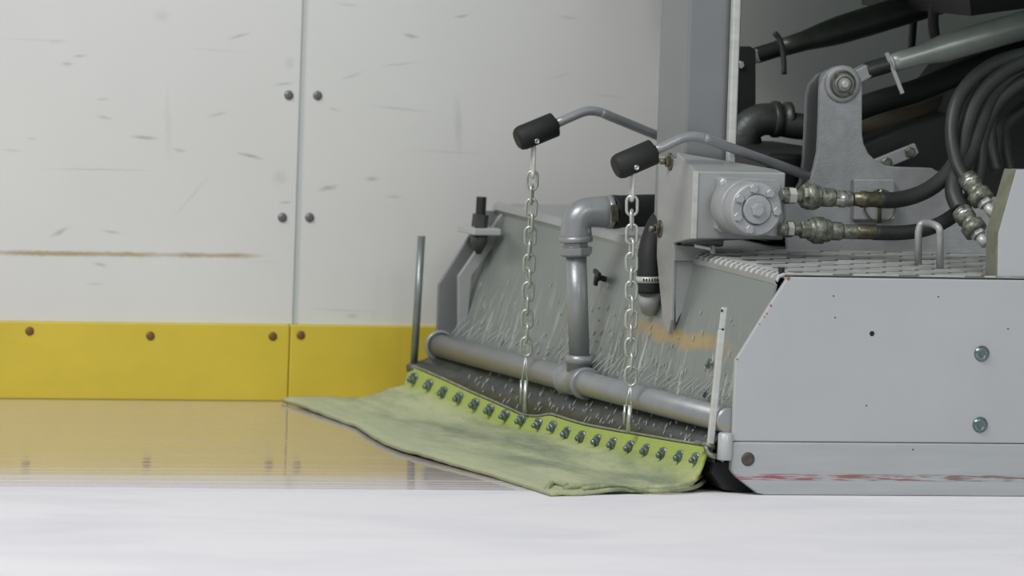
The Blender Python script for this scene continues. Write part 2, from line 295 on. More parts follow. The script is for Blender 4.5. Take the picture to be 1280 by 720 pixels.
WL = {}
col = scene.collection
def obj(name, b, m, parent=None, bevel=0, smooth_angle=True):
    bm = b.bm; bmesh.ops.recalc_face_normals(bm, faces=bm.faces)
    lo = Vector([min(v.co[i] for v in bm.verts) for i in range(3)]); hi = Vector([max(v.co[i] for v in bm.verts) for i in range(3)])
    c = Vector(((lo.x+hi.x)/2, (lo.y+hi.y)/2, lo.z if parent is None else (lo.z+hi.z)/2))
    for v in bm.verts: v.co -= c
    me = bpy.data.meshes.new(name); bm.to_mesh(me); bm.free(); me.materials.append(m)
    o = bpy.data.objects.new(name, me); col.objects.link(o)
    WL[o] = c; o.parent = parent; o.location = c-(WL[parent] if parent else Vector())
    if bevel:
        q = o.modifiers.new('bevel', 'BEVEL'); q.width = bevel; q.segments = 2; q.limit_method = 'ANGLE'; q.angle_limit = math.radians(35)
    return o
def thing(name, loc, label, cat, group=None):
    o = bpy.data.objects.new(name, None); col.objects.link(o); o.location = loc; WL[o] = Vector(loc); o.empty_display_size = .1
    return tag(o, label, cat, group)
def tag(o, label=None, cat=None, group=None, kind=None):
    if label: o['label'] = label
    if cat: o['category'] = cat
    if group: o['group'] = group
    if kind: o['kind'] = kind
    return o
def curve(pts, n=8):
    """Catmull-Rom through the points"""
    P = [Vector(p) for p in pts]; P = [P[0]*2-P[1]]+P+[P[-1]*2-P[-2]]; out = []
    for i in range(1, len(P)-2):
        for k in range(n):
            t = k/n; a, b, c, d = P[i-1:i+3]
            out.append(.5*((2*b)+(c-a)*t+(2*a-5*b+4*c-d)*t*t+(3*b-a-3*c+d)*t**3))
    out.append(P[-2]); return out
def poly(pts, y): return [at(px, py, y=y) for px, py in pts]
X, Y, Z = Vector((1, 0, 0)), Vector((0, 1, 0)), Vector((0, 0, 1))

# ------------------------------------------------------------------ the setting
o = obj('floor', B().box((-14, -16, -.05), (14, 2.45, 0)), ICEM); tag(o, kind='structure')
WM = wall_mat(); SX = at(382, 0, y=2.3).x; SX2 = SX+.005
b = B().box((-14, 2.3, .178), (SX-.008, 2.36, 1.12)).box((SX+.008, 2.3, .178), (14, 2.36, 1.12))
wall = obj('wall_back', b, WM); tag(wall, kind='structure')
GRYTRIM = mat('joint_strip', (.55, .58, .585), .4)
tag(obj('trim_1', B().box((SX-.0082, 2.304, .178), (SX+.0082, 2.34, 1.12)), GRYTRIM), kind='structure')
tag(obj('trim_2', B().box((-14, 2.27, 1.12), (14, 2.40, 1.15)), GRYTRIM, bevel=.005), kind='structure')
tag(obj('wall_core', B().box((-14, 2.362, 0), (14, 2.44, 1.12)), mat('board_frame', (.4, .4, .4), .6)), kind='structure')
for (px, py) in ((361, 119), (397, 119.5), (353, 272), (387, 272)):
    p = at(px, py, y=2.3)
    obj('screw', B().lathe(p, -Y, [(0, .0112), (.003, .010), (.005, .006)]).cyl(p-Y*.006, p-Y*.0075, .004, 6), mat('board_screw', (.2, .21, .22), .4, .5) if 'board_screw' not in bpy.data.materials else bpy.data.materials['board_screw'], wall)
YEL = mat('yellow_kickplate', (.74, .58, .062), .33, var=.10, scale=(5, 5, 8), bump=.05, bscale=40)
kick = obj('baseboard_back', B().box((-14, 2.288, 0), (SX2-.0212, 2.305, .1775)).box((SX2-.0192, 2.288, 0), (14, 2.305, .1775)), YEL, bevel=.003); tag(kick, kind='structure')
BRN = mat('brown_screw', (.20, .11, .04), .5, .3)
for (px, py) in ((37, 414), (188, 420), (341, 420.5), (376, 419)):
    p = at(px, py, y=2.288); obj('screw', B().lathe(p, -Y, [(0, .0105), (.002, .0095), (.003, .004)]), BRN, kick)

# ------------------------------------------------------------------ ice resurfacer (conditioner sled, lift linkage, tail)
W = 2.08
mach = thing('ice_resurfacer', (.8, 1.04, 0), 'silver grey ice resurfacer with its conditioner sled lowered on the wet ice, hydraulic hoses above', 'ice resurfacer')
def top(y): t = y/W; return Vector((.107+.035*t, y, .449+.03*t))
def fold(y): t = y/W; return Vector((.090+.05*t, y, .432+.022*t))
PIPEY = (.02, 2.07); PX0 = .0; PZ = .15
def sheet_bottom(y): return Vector((.040, y, .165))
# side plates
up = [(985, 346), (963, 380), (919.5, 450), (915.5, 552)]
P = poly(up, 0); z1 = P[3].z; xr = 1.7
def side_outline(y, dx=0): return [Vector((P[0].x, y, .449)), Vector((P[1].x, y, P[1].z)), Vector((.001, y, .277)), Vector((0, y, z1+.0005)), Vector((xr, y, z1+.0005)), Vector((xr, y, .449))]
def skid_outline(y): return [Vector((0, y, z1-.0005)), Vector((-.001, y, .052)), Vector((.010, y, .038)), Vector((.058, y, .004)), Vector((.075, y, .0005)), Vector((xr, y, .0005)), Vector((xr, y, z1-.0005))]
side = obj('side_plate', B().prism(side_outline(0), (0, .012, 0)), PLATE, mach, bevel=.0025)
skid = obj('skid_runner', B().prism(skid_outline(-.004), (0, .02, 0)), SKIDM, mach, bevel=.003)
side2 = obj('side_plate', B().prism([v+Vector((0, 0, .012)) if v.z > .2 else v for v in side_outline(W)], (0, .012, 0)), POSTM, mach, bevel=.002)
obj('skid_runner', B().prism(skid_outline(W), (0, .02, 0)), PAINT, mach, bevel=.003)
SCREWT = mat('teal_tinged_screw', (.22, .30, .30), .25, .8, var=.4, scale=(120, 120, 120))
for (px, py) in ((1227, 442), (1225, 531)):
    p = at(px, py, y=0); k = obj('socket_screw', B().lathe(p, -Y, [(0, .0165), (.002, .0165), (.006, .012), (.007, .0075), (.003, .0065)], 28), SCREWT, side)
    tag(k, 'domed socket screw'); k2 = None
p = at(1090, 417, y=0); obj('bolt_hole', B().lathe(p, -Y, [(0, .0055), (.0008, .0048), (.0002, .003)], 18), HOLE, side)
p = at(935, 574, y=-.004); k = obj('countersunk_screw', B().lathe(p, -Y, [(0, .0145), (.0012, .014), (.0012, .0055), (.0004, .004)], 26), SCREWB, skid)
chip = mat('paint_chip', (.35, .12, .08), .6)
for (px, py, r) in ((984, 348, 2.6), (962, 382, 1.6), (957, 392, 1.3), (948, 405, 1.0), (920, 449, 1.3), (954, 396, 1.0)):
    p = at(px+1.5, py, y=-.0004); b = B(); b.lathe(p, -Y, [(0, r*M2P), (.0003, r*M2P*.8)], 7); obj('paint_chip', b, chip, side)
for (px, py) in ((1083, 507), (1173, 371), (1044, 397), (1260, 411), (1042, 370), (1141, 562)): obj('paint_chip', B().lathe(at(px, py, y=-.0004 if py < 550 else -.0044), -Y, [(0, 1.0*M2P), (.0003, .7*M2P)], 6), HOLE, side)

# back sheet with its folded upper lip
b = B(); ny = 60; prof = []
def sheet_prof(y):
    s0 = sheet_bottom(y); f = fold(y); t = top(y)
    return [s0, s0.lerp(f, .5), f, f+Vector((-.004, 0, .003)), f+Vector((-.006, 0, .010)), t+Vector((-.016, 0, -.012)), t+Vector((-.012, 0, -.003)), t+Vector((-.002, 0, 0))]
def loft(b, fn, ys, close=False):
    prev = None
    for y in ys:
        ring = [b.bm.verts.new(p) for p in fn(y)]
        if prev:
            for i in range(len(ring)-1): b.bm.faces.new((prev[i], prev[i+1], ring[i+1], ring[i]))
        prev = ring
ys = [.013+(W-.014)*i/ny for i in range(ny+1)]
loft(b, lambda y: sheet_prof(y)[:3], ys)
bs = obj('back_sheet', b, SHEETM, mach); md = bs.modifiers.new('solidify', 'SOLIDIFY'); md.thickness = .005; md.offset = 1
b = B(); loft(b, lambda y: sheet_prof(y)[2:], ys)
lip = obj('folded_lip', b, PAINT, mach); md = lip.modifiers.new('solidify', 'SOLIDIFY'); md.thickness = .003; md.offset = 1
# deck
b = B(); loft(b, lambda y: [top(y)+Vector((-.003, 0, -.001)), top(y)+Vector((1.55, 0, -.001))], ys)
deck = obj('deck', b, PAINT, mach); md = deck.modifiers.new('solidify', 'SOLIDIFY'); md.thickness = .004; md.offset = -1
b = B(); yy = .018; row = 0
TREAD = mat('tread_plate', (.20, .205, .19), .5, .2, var=.35, scale=(18, 18, 18)); RIBM = mat('worn_rib', (.62, .635, .62), .35, .3, var=.3, scale=(15, 15, 15)); rb = B()
b.prism([top(.014)+Vector((.0, 0, .0015)), top(.70)+Vector((.0, 0, .0015)), top(.70)+Vector((1.5, 0, .0015)), top(.014)+Vector((1.5, 0, .0015))], (0, 0, .002))
while yy < .69:
    x0 = .004+(row % 3)*.048
    if row % 1 == 0:       # rib wrapping over the rolled edge
        y = yy; t = top(y); f = fold(y)
        rb.tube([f+Vector((-.006, 0, .008)), t+Vector((-.018, 0, -.010)), t+Vector((-.013, 0, -.001)), t+Vector((-.003, 0, .0035)), t+Vector((.03, 0, .0035))], [.0016, .0032, .0036, .0036, .002], 8)
    while x0 < .62:
        c = top(yy)+Vector((x0, 0, .0035)); L_ = .10
        rb.prism([c+Vector((0, -.002, 0)), c+Vector((L_*.5, -.005, 0)), c+Vector((L_, -.002, 0)), c+Vector((L_, .002, 0)), c+Vector((L_*.5, .005, 0)), c+Vector((0, .002, 0))], (0, 0, .0035)); x0 += .145
    yy += .034; row += 1
tread = obj('tread_plate', b, TREAD, mach); tag(obj('tread_ribs', rb, RIBM, tread), kind='stuff')
# grab handle on the tread
y0 = .22
P3 = [at(1148, 331, y=.30), at(1148, 290, y=.30), at(1151, 281, y=.30), at(1158, 279, y=.29), at(1168, 281, y=.22), at(1174, 286, y=.20), at(1175, 296, y=.20), at(1175, 335, y=.20)]
P3[0].z = top(.3).z; P3[-1].z = top(.2).z
obj('grab_handle', B().tube([P3[0]]+curve(P3[1:7], 5)+[P3[7]], .0078, 14), PAINT, mach)
# adjuster studs at both ends of the sheet
for (s, e, r, hx, ylug) in ((at(977, 334, y=.05), at(975, 366, y=.05), .0072, at(966, 374, y=.05), .05), (at(602, 246, y=1.98), at(599, 298, y=1.98), .0125, at(598, 300, y=1.98), 1.98)):
    pts = [s.lerp(e, i/28) for i in range(29)]
    b = B().tube(pts, [r*(1 if i % 2 else .9) for i in range(29)], 14)
    st = obj('adjuster_stud', b, BLACK, mach)
    if ylug > 1:
        a, c_ = at(601, 268, y=1.98), at(599, 284, y=1.98)
        obj('locknut', B().cyl(a, c_, .0185, 6), DKPIPE, st)
        obj('locknut', B().lathe(at(599, 293, y=1.98), -Z, [(0, .021), (.02, .019), (.045, .006)], 14), DKPIPE, st)
        l = at(601, 289, y=1.98); obj('lug', B().box((l.x-.026, 1.95, l.z-.008), (l.x+.040, 2.078, l.z+.008)), PLATE, st, bevel=.003)
    else:
        obj('locknut', B().cyl(hx-Z*.01, hx+Z*.012, .013, 6), DKPIPE, st)
# inner frame web by the far plate and short gusset
obj('end_web', B().prism([at(573, 345, y=2.02), at(580, 335, y=2.02), at(625, 270, y=2.02), at(640, 255, y=2.02), at(652, 262, y=2.02), at(590, 345, y=2.02), at(582, 430, y=2.02), at(573, 430, y=2.02)], (0, .012, 0)), PAINT, mach, bevel=.002)

# spreader pipe with its tee, riser, elbow
pipe = obj('spreader_pipe', B().cyl((PX0, .013, PZ), (PX0, W-.001, PZ), .0265, 32), OCHREP, mach)
b = B(); random.seed(5)
obj('pipe_ring', B().torus((PX0, .30, PZ), Y, .0262, .0014, 30), PIPEM, pipe)
obj('pipe_ring', B().torus((PX0, W-.03, PZ), Y, .032, .005, 30), PIPEM, pipe)
YT = 1.031
tee = obj('tee_fitting', B().lathe((PX0, YT-.07, PZ), Y, [(0, .0335), (.006, .0355), (.016, .0355), (.018, .0315), (.122, .0315), (.124, .0355), (.134, .0355), (.14, .0335)], 34)
          .lathe((PX0+.003, YT, PZ+.01), Z+X*.02, [(0, .027), (.028, .028), (.029, .0315), (.046, .0315), (.047, .0275)], 30), PIPEM, mach)
r0 = Vector((PX0+.003, YT, PZ+.05)); r1 = at(720, 312, y=YT)
obj('riser_pipe', B().cyl(r0, r1, .0225, 30), PIPEM, mach)
d = (r1-r0).normalized()
n0 = at(720, 318, y=YT)
obj('hex_bushing', B().lathe(n0-d*.004, d, [(0, .030), (.004, .036), (.019, .038), (.021, .028), (.030, .028)], 8), PIPEM, mach, bevel=.001)
e0 = at(720, 302, y=YT); e1 = at(720, 283, y=YT)
ex = at(764, 265, y=YT+.0)
arc = [e0, e0.lerp(e1, .5)]+curve([e1, at(722.5, 274, y=YT), at(729, 267, y=YT), at(740, 265, y=YT)], 6)+[at(752, 265, y=YT), ex]
rr = [.0345, .0345]+[.033]*(len(arc)-4)+[.0345, .0345]
elb = obj('elbow_fitting', B().tube(arc, rr, 34).lathe(e0, d, [(-.001, .035), (0, .0368), (.011, .0368), (.012, .034)], 34).lathe(ex, (arc[-2]-ex), [(-.001, .035), (0, .0368), (.011, .0368), (.012, .034)], 34), PIPEM, mach)
# short cross hose and clamp
h0 = ex-X*.004; h1 = at(818, 263, y=1.09)
obj('rubber_hose', B().tube(curve([h0, at(785, 264, y=YT+.02), h1, at(860, 262, y=1.2)], 6), .0355, 30), RUBBER, mach)
c0 = at(765.5, 265, y=YT+.01); cl = obj('hose_clamp', B().lathe(c0, h1-h0, [(0, .0372), (.014, .0372)], 34).obox(at(768, 256, y=YT-.04), at(769, 277, y=YT-.04), X, .013, .012), BRASS, mach)
# second, standing hose down to the sheet, with a slotted clamp band
hp = curve([at(842, 262, y=.78), at(824, 282, y=.75), at(814, 310, y=.72), at(811.5, 340, y=.71), at(811, 366, y=.71)], 6)
obj('rubber_hose', B().tube(hp, [.0265]*len(hp), 28), RUBBER, mach)
ca = at(811.5, 353, y=.71); cb = at(811.5, 345, y=.71)
clm = obj('hose_clamp', B().lathe(ca, cb-ca, [(0, .0278), ((cb-ca).length, .0278)], 34), BARE, mach)
b = B()
for k in range(7):
    a = math.radians(-128+k*11); p = (ca+cb)/2+Vector((math.cos(a)*.0319, math.sin(a)*.0279, 0)); n = Vector((math.cos(a), math.sin(a), 0))
    b.obox(p-Z*.0034, p+Z*.0034, n.cross(Z), .0026, .001)
obj('band_slot', b, HOLE, clm)
obj('pipe_stub', B().cyl(at(811, 362, y=.71), at(814, 385, y=.75), .0235, 26), PLATE, mach)

# plane of the back sheet for fixing things onto it
SP0 = sheet_bottom(1); SN = (fold(1)-sheet_bottom(1)).cross(fold(1.5)-fold(1)).normalized(); SN = SN if SN.x < 0 else -SN
for (px, py, r) in ((625, 383, .0085), (623, 417, .0095), (888, 455, .0085), (884, 492, .0085)):
    p = atp(px, py, SP0, SN); obj('sheet_bolt', B().bolt(p+SN*.002, SN, r, .007, washer=r*1.3), DARKST, bs)
p = atp(760, 350, SP0, SN)
obj('wing_screw', B().cyl(p, p+SN*.03, .0065, 12).cyl(p+SN*.02, p+SN*.03, .012, 6).obox(p+SN*.026+Vector((0, .02, .012)), p+SN*.026+Vector((0, -.018, .004)), X, .008, .011).obox(p+SN*.028, p+SN*.028+Vector((0, .004, -.02)), X, .009, .011), BLACK, bs, bevel=.002)

# lower wet sheet bowed out to the clamp bar, edge follows the towel
edge_px = [(513, 456), (530, 463), (560, 476), (590, 490), (620, 503), (640, 512), (655, 518.5), (672, 520.5), (688, 518), (700, 521), (730, 530), (765, 537), (800, 543), (840, 550), (868, 554.5), (888, 558)]
def yof(px): return .04+(888-px)/(888-513)*2.06
edge = [at(px, py, y=yof(px)) for px, py in edge_px]; edge = curve(edge, 4)
b = B(); prev = None
for p in edge:
    a = Vector((.03, min(max(p.y, .014), W-.003), .150)); q = a.lerp(p, .55)+Vector((-.006, 0, -.01))
    ring = [b.bm.verts.new(v) for v in (a, a.lerp(p, .25)+Vector((-.002, 0, -.006)), q, p)]
    if prev:
        for i in range(3): f = b.bm.faces.new((prev[i], prev[i+1], ring[i+1], ring[i])); f.smooth = True
    prev = ring
LOWM = mat('wet_dark_sheet', (.035, .04, .038), .33, .0, col2=(.07, .078, .073), spec=.2, scale=(25, 25, 25), bump=.5, bscale=70)
low = obj('squeegee_sheet', b, LOWM, mach); md = low.modifiers.new('solidify', 'SOLIDIFY'); md.thickness = .003
EDGEM = mat('worn_edge', (.40, .42, .38), .4, .5, var=.4, scale=(40, 40, 40))
bar = obj('clamp_bar', B().tube([p+Vector((-.001, 0, .001)) for p in edge], .0028, 9), EDGEM, mach)
# flat clamp strip below the edge and its studs
b = B(); prev = None
for p in edge:
    ring = [b.bm.verts.new(p+Vector(v)) for v in ((.004, 0, -.004), (.012, 0, -.034), (.018, 0, -.034), (.012, 0, -.004))]
    if prev:
        for i in range(4): b.bm.faces.new((prev[i], prev[(i+1) % 4], ring[(i+1) % 4], ring[i]))
    prev = ring
obj('towel_holder', b, DARKST, mach)
studs = [(521.7, 474), (541, 482), (559, 491), (578.6, 498), (598.5, 506), (617, 513), (636, 520), (656, 526), (677.6, 531), (696, 534.5), (713.7, 542), (732.3, 547), (752, 551.5), (771.7, 555.5), (793, 559.5), (813.3, 563.5), (834, 568), (855.5, 571.5), (875, 574.5)]
for i, (px, py) in enumerate(studs):
    p = at(px+4, py-1, y=yof(px+2))+Vector((-.014, -.004, 0)); d = Vector((-.80, -.30, -.16)).normalized()
    r = .0112*(.85 if i in (6, 7, 8, 9, 18) else 1)
    obj('clamp_stud', B().lathe(p+d*.001, d, [(0, .0145), (.003, .0145), (.0032, .006)], 16).lathe(p+d*.004, d, [(0, r), (.008, r), (.010, r*.7)], 6).lathe(p+d*.012, d, [(0, r*.55), (.008, r*.55), (.010, r*.3)], 10), DARKST, bar)

# corner rods on the clamp bar
a, c_ = at(527, 295, y=2.10), at(517, 462, y=2.10)
RODS = mat('rod_steel', (.28, .32, .31), .35, .6, var=.3, scale=(20, 20, 20))
obj('corner_rod', B().cyl(a, c_, .0088, 18), RODS, mach)
obj('rod_foot', B().cyl(at(511, 458, y=2.09), at(528, 463, y=2.05), .0085, 12).cyl(at(514, 456, y=2.1), at(515, 464, y=2.1), .013, 10), DARKST, mach)
a, m_, c_ = at(905.5, 384, y=.03), at(902, 412, y=.03), at(888, 555, y=.03)
cr = obj('corner_rod', B().obox(a, m_, X, .0125, .006).obox(m_, c_, X, .0145, .009), BARE, mach, bevel=.002)
for (px, py) in ((902.5, 388.5), (903.5, 412)): obj('bolt_hole', B().lathe(at(px, py, y=.0265), -Y, [(0, .0028), (.0008, .0024)], 10), HOLE, cr)
obj('rod_foot', B().tube(curve([at(870, 553, y=.06), at(884, 556, y=.03), at(893, 559, y=.03)], 5), .0052, 10).tube(curve([at(882, 558, y=.03), at(887, 568, y=.02), at(897, 571, y=.02), at(905, 575, y=.02)], 5), .0055, 10), GRIME, mach)
obj('hinge_bushing', B().lathe(at(905.5, 575, y=-.0), Z+X*.02, [(0, .013), (.002, .0155), (.053, .0155), (.056, .0125)], 22), PLATE, mach)
# dark rubber squeegee showing under the corner
obj('rubber_squeegee', B().prism([at(893, 578, y=.05), at(915, 578, y=.05), at(950, 612, y=.05), at(935, 617, y=.05), at(905, 612, y=.05), at(890, 592, y=.05)], (0, 1.95, 0)), RUBBER, mach)

# ---- lift linkage: upright brackets with clevis pins, tie rods
br = [(1053, 82), (1063, 84), (1072, 90), (1077, 99), (1078, 110), (1078, 168), (1080, 180), (1086, 192), (1096, 202), (1108, 207), (1120, 208.5), (1165, 210), (1178, 217), (1200, 235), (1260, 250), (1260, 325), (985, 321), (980, 250), (998, 240), (1010, 228), (1017, 212), (1022, 190), (1024, 150), (1025, 110), (1028, 98), (1034, 89), (1043, 83.5)]
BY = .72
brk = obj('lift_bracket', B().prism(poly(br, BY), (0, .014, 0)), CASTM, mach, bevel=.003)
br2 = [(p[0], p[1]) for p in br if p[0] < 1090]
dpx = Vector((-17, -4))
b2pts = [(1036, 86), (1060, 90), (1062, 190), (1062, 300), (985, 300), (985, 250), (1000, 228), (1004, 200), (1006, 170), (1008, 120), (1012, 104), (1022, 92)]
obj('lift_bracket', B().prism(poly(b2pts, .80), (0, .014, 0)), POSTM, mach, bevel=.003)
c = at(1053, 105, y=BY); f = -Y
pin = obj('clevis_pin', B().lathe(c, f, [(0, .0405), (.003, .0405), (.0035, .031), (.003, .029)], 40).lathe(c, f, [(0, .020), (.011, .020), (.012, .018), (.012, .013)], 30).cyl(c-f*.1, c+f*.016, .0125, 24), CASTM, brk)
obj('pin_end', B().cyl(c+f*.014, c+f*.020, .0095, 16), BARE, pin) if False else obj('grease_cap', B().lathe(c, f, [(.014, .0095), (.020, .0095), (.022, .006)], 16), BARE, brk)
b = B().torus(c+f*.007, f, .027, .0022, 36).torus(c+f*.013, f, .0165, .0016, 30)
for s in (-1, 1):
    q = Vector((.7, 0, -.7))*s; b.obox(c+f*.009+q*.012, c+f*.009+q*.03, Y, .004, .006)
obj('snap_ring', b, BRASS, brk)
# near tie rod
def rod(px, y, rs, m, name='tie_rod'):
    pts = [at(a, b_, y=y) for a, b_ in px]; return obj(name, B().tube(pts, [r*M2P for r in rs], 26), m, mach)
ry = BY+.045
axis = lambda x: (x, 98.5-(x-1053)*.302+0)
def ax(x): return (x, 97-(x-1053)*.2895)
rod1 = rod([ax(1112), ax(1124), ax(1150), ax(1165), ax(1180), ax(1460)], ry, [11, 12, 12.5, 15, 17.5, 18.5], RODM)
n_ = 24
tp = [at(*ax(1082+i*34/n_), y=ry) for i in range(n_+1)]
obj('rod_thread', B().tube(tp, [(11 if i % 2 else 8.8)*M2P for i in range(n_+1)], 20), DKPIPE, rod1)
obj('rod_eye', B().obox(at(1053, 105, y=ry), at(*ax(1084), y=ry), Z, .030, .03).cyl(c+Y*.02, c+Y*.075, .030, 30), CASTM, rod1, bevel=.003)
obj('jam_nut_handle', B().obox(at(1108, 66, y=ry-.012), at(1128, 117, y=ry-.02), X, .009, .006).torus(at(*ax(1113), y=ry), Vector((1, 0, .29)), .020, .004, 26), PLATE, rod1, bevel=.001)
b = B().tube([at(1187, 71, y=ry-.02), at(1215, 60, y=ry-.02), at(1245, 51, y=ry-.02)], .0022, 9)
obj('weld_seam', b, GRIME, rod1)
# far tie rod with its brackets
fy = 1.38
fb = [(945, 62), (938, 58), (925, 58), (915, 66), (912, 90), (912, 250), (1000, 250), (960, 210), (945, 140)]
fbr = obj('lift_bracket', B().prism(poly(fb, fy), (0, .014, 0)), BLACK, mach, bevel=.003)
obj('bracket_bolt', B().bolt(at(925, 81, y=fy), -Y, .009, .008), PLATE, fbr)
def ax2(x): return (x, 74-(x-930)*.305)
rod2 = rod([ax2(972), ax2(990), ax2(1005), ax2(1030), ax2(1050), ax2(1080), ax2(1300)], fy+.045, [11.5, 12.5, 13, 16.5, 18.5, 19, 19.5], RODSHADE)
tp = [at(*ax2(945+i*30/n_), y=fy+.045) for i in range(n_+1)]
obj('rod_thread', B().tube(tp, [(11 if i % 2 else 10)*M2P for i in range(n_+1)], 20), BLACK, rod2)
obj('rod_eye', B().obox(at(926, 76, y=fy+.045), at(*ax2(947), y=fy+.045), Z, .030, .03), CASTM, rod2, bevel=.003)
hp = [at(968, 41, y=fy), at(975, 50, y=fy), at(979, 68, y=fy), at(980, 93, y=fy)]
obj('jam_nut_handle', B().tube(curve(hp, 5), .0065, 10), DKPIPE, rod2)

# ---- centre lifting post
PY0, PY1 = .565, .755
def vquad(xl, xr, yt, yb, lean=0): pass
ptop, pbot = at(860, -60, y=PY0), at(852, 205, y=PY0)
px1 = at(913, 100, y=PY0).x; px0 = at(858.5, 100, y=PY0).x
post = obj('lift_post', B().box((px0, PY0, .475), (px1, PY1, 1.25)), POSTM, mach, bevel=.006)
rx = at(918.5, 60, y=PY0-.02).x
obj('guide_rail', B().box((rx-.010, PY0-.03, .60), (rx+.008, PY0-.01, 1.25)), BARE, mach, bevel=.004)
obj('guide_channel', B().box((rx+.002, PY0-.012, .56), (rx+.014, PY0+.06, 1.25)), BLACK, mach)
# motor box in front of the post
BXF = .435; x0 = at(868, 250, y=BXF).x; x1 = at(981, 250, y=BXF).x; zt = at(925, 215, y=BXF).z; zb = at(925, 299, y=BXF).z
MB = mat('motor_box_paint', (.40, .415, .415), .42, .25, var=.12, scale=(8, 8, 8))
hb = B(); hb.box((x0, BXF, zb), (x1, BXF+.128, zt))
for v in hb.bm.verts:
    if v.co.y > BXF+.1:
        if v.co.x < x0+.01: v.co.z += .034 if v.co.z > zt-.01 else -.018
        elif v.co.z > zt-.01: v.co.y = BXF+.06; v.co.z += .004
        else: v.co.y = BXF+.06
obj('motor_housing', hb, MB, mach, bevel=.003)
obj('housing_flange', B().prism([Vector((x0-.004, BXF-.003, zb)), Vector((x0+.006, BXF-.003, zb)), Vector((x0+.006, BXF-.003, zt)), Vector((x0-.004, BXF-.003, zt))], (0, .006, 0)), BARE, mach)
# flanged strap plate down to the sheet
xs = at(845, 250, y=.565).x-.002
q = [(.565, .66), (.565, at(842, 400, y=.565).z), (.58, at(840, 418, y=.58).z), (.62, at(833, 402, y=.62).z), (.675, at(823, 320, y=.67).z), (.685, .66)]
strap = obj('strap_plate', B().prism([Vector((xs, a, z)) for a, z in q], (.008, 0, 0)), PAINT, mach, bevel=.002)
obj('gusset', B().prism([at(843, 326, y=.567), at(886, 326, y=.567), at(845, 404, y=.567)], (0, .008, 0)), PAINT, mach, bevel=.001)
obj('gusset', B().prism([at(843, 306, y=.56), at(893, 310, y=.56), at(886, 326, y=.56), at(843, 326, y=.56)], (0, .008, 0)), PAINT, mach, bevel=.001)
obj('edge_clip', B().obox(at(868, 307, y=.50), at(888, 311, y=.49), Z, .006, .02).obox(at(890, 307, y=.49), at(891, 317, y=.49), X, .004, .02), BARE, mach)
for (px, py) in ((838, 202), (825, 286)):
    p = at(px, py, y=.60); p = atp(px, py, Vector((xs, 0, 0)), X)
    obj('strap_bolt', B().bolt(p, -X, .012, .009, washer=.019, stud=.012), BRASS, strap)
# hydraulic motor
mc = at(946, 262, y=.285); MF = .285
ffl = [(899, 224), (903, 221), (972, 225), (976, 229), (974, 292), (970, 296), (900, 290), (896, 286)]
mot = obj('hydraulic_motor', B().prism(poly(ffl, BXF-.022), (0, .022, 0)).lathe((mc.x, MF, mc.z), Y, [(0, .052), (.003, .0565), (.03, .0585), (.05, .0585), (.052, .056), (.06, .056), (.062, .0585), (BXF-.022-MF, .0585)], 48), CASTM, mach, bevel=.002)
obj('motor_cap', B().lathe((mc.x, MF, mc.z), -Y, [(-.002, .0335), (.0, .0335), (.0, .0305), (.004, .0305), (.006, .029)], 36).lathe((mc.x, MF-.006, mc.z), -Y, [(0, .0155), (.006, .0155), (.007, .012)], 6), CASTM, mot)
b = B().torus((mc.x, MF-.0005, mc.z), Y, .0318, .0015, 40)
obj('motor_seal', b, DARKST, mot)
for i, an in enumerate((101, 50, -4, 150, 201, 251)):
    a = math.radians(an); p = Vector((mc.x+math.cos(a)*.0445, MF, mc.z+math.sin(a)*.0445))
    obj('motor_bolt', B().lathe(p, -Y, [(0, .0105), (.005, .0102), (.0065, .0085)], 6), CASTM, mot)
for (px, py) in ((904, 228),):
    p = at(px, py, y=BXF-.022); obj('motor_bolt', B().bolt(p, -Y, .009, .008), BARE if py < 230 else CASTM, mot)
# hose fittings on the motor
def fitting(path, y0, y1, segs, m, name='hose_fitting'):
    a = at(*path[0], y=y0); e = at(*path[1], y=y1); d = e-a; Lh = d.length; b = B()
    for (t0, t1, r, n) in segs: r *= 1.1; b.lathe(a+d*t0, d, [(0, r*.9), (Lh*(t1-t0)*.12, r), (Lh*(t1-t0)*.88, r), (Lh*(t1-t0), r*.9)], n)
    return obj(name, b, m, mach, bevel=0)
FY = .40
f1 = fitting([(976, 244), (1104, 250)], FY, FY, [(0, .1, .014, 12), (.03, .12, .017, 6), (.1, .2, .013, 14), (.20, .38, .0235, 8), (.24, .34, .0255, 16), (.37, .52, .0185, 16), (.50, .68, .0150, 18)], GRIME)
obj('ferrule', B().lathe(at(1020, 247, y=FY), at(1060, 249, y=FY)-at(1020, 247, y=FY), [(0, .0162), (.05, .0165), (.053, .0185), (.064, .0185), (.066, .0165), (.078, .0165), (.08, .0145)], 26), STEEL, f1)
obj('collar', B().lathe(at(1066, 249, y=FY), X, [(0, .0145), (.015, .0155), (.018, .018), (.03, .018), (.033, .0165), (.062, .0165), (.064, .0145)], 20), BRASS, f1)
f2 = fitting([(974, 286), (1100, 291)], FY, FY, [(0, .1, .013, 12), (.04, .14, .0165, 6), (.12, .22, .012, 14), (.21, .30, .0175, 6), (.29, .5, .0225, 16), (.33, .44, .0265, 14), (.48, .62, .018, 16), (.6, .78, .0145, 16)], GRIME)
obj('ferrule', B().lathe(at(1070, 289.5, y=FY), X, [(0, .0145), (.004, .0165), (.042, .0165), (.045, .0145)], 22), BRASS, f2)
obj('fitting_nut', B().lathe(at(986, 245, y=FY-.006), X, [(0, .0175), (.014, .0175)], 6), BARE, f1)
obj('fitting_nut', B().lathe(at(984, 286.5, y=FY-.006), X, [(0, .016), (.012, .016)], 6), BARE, f2)
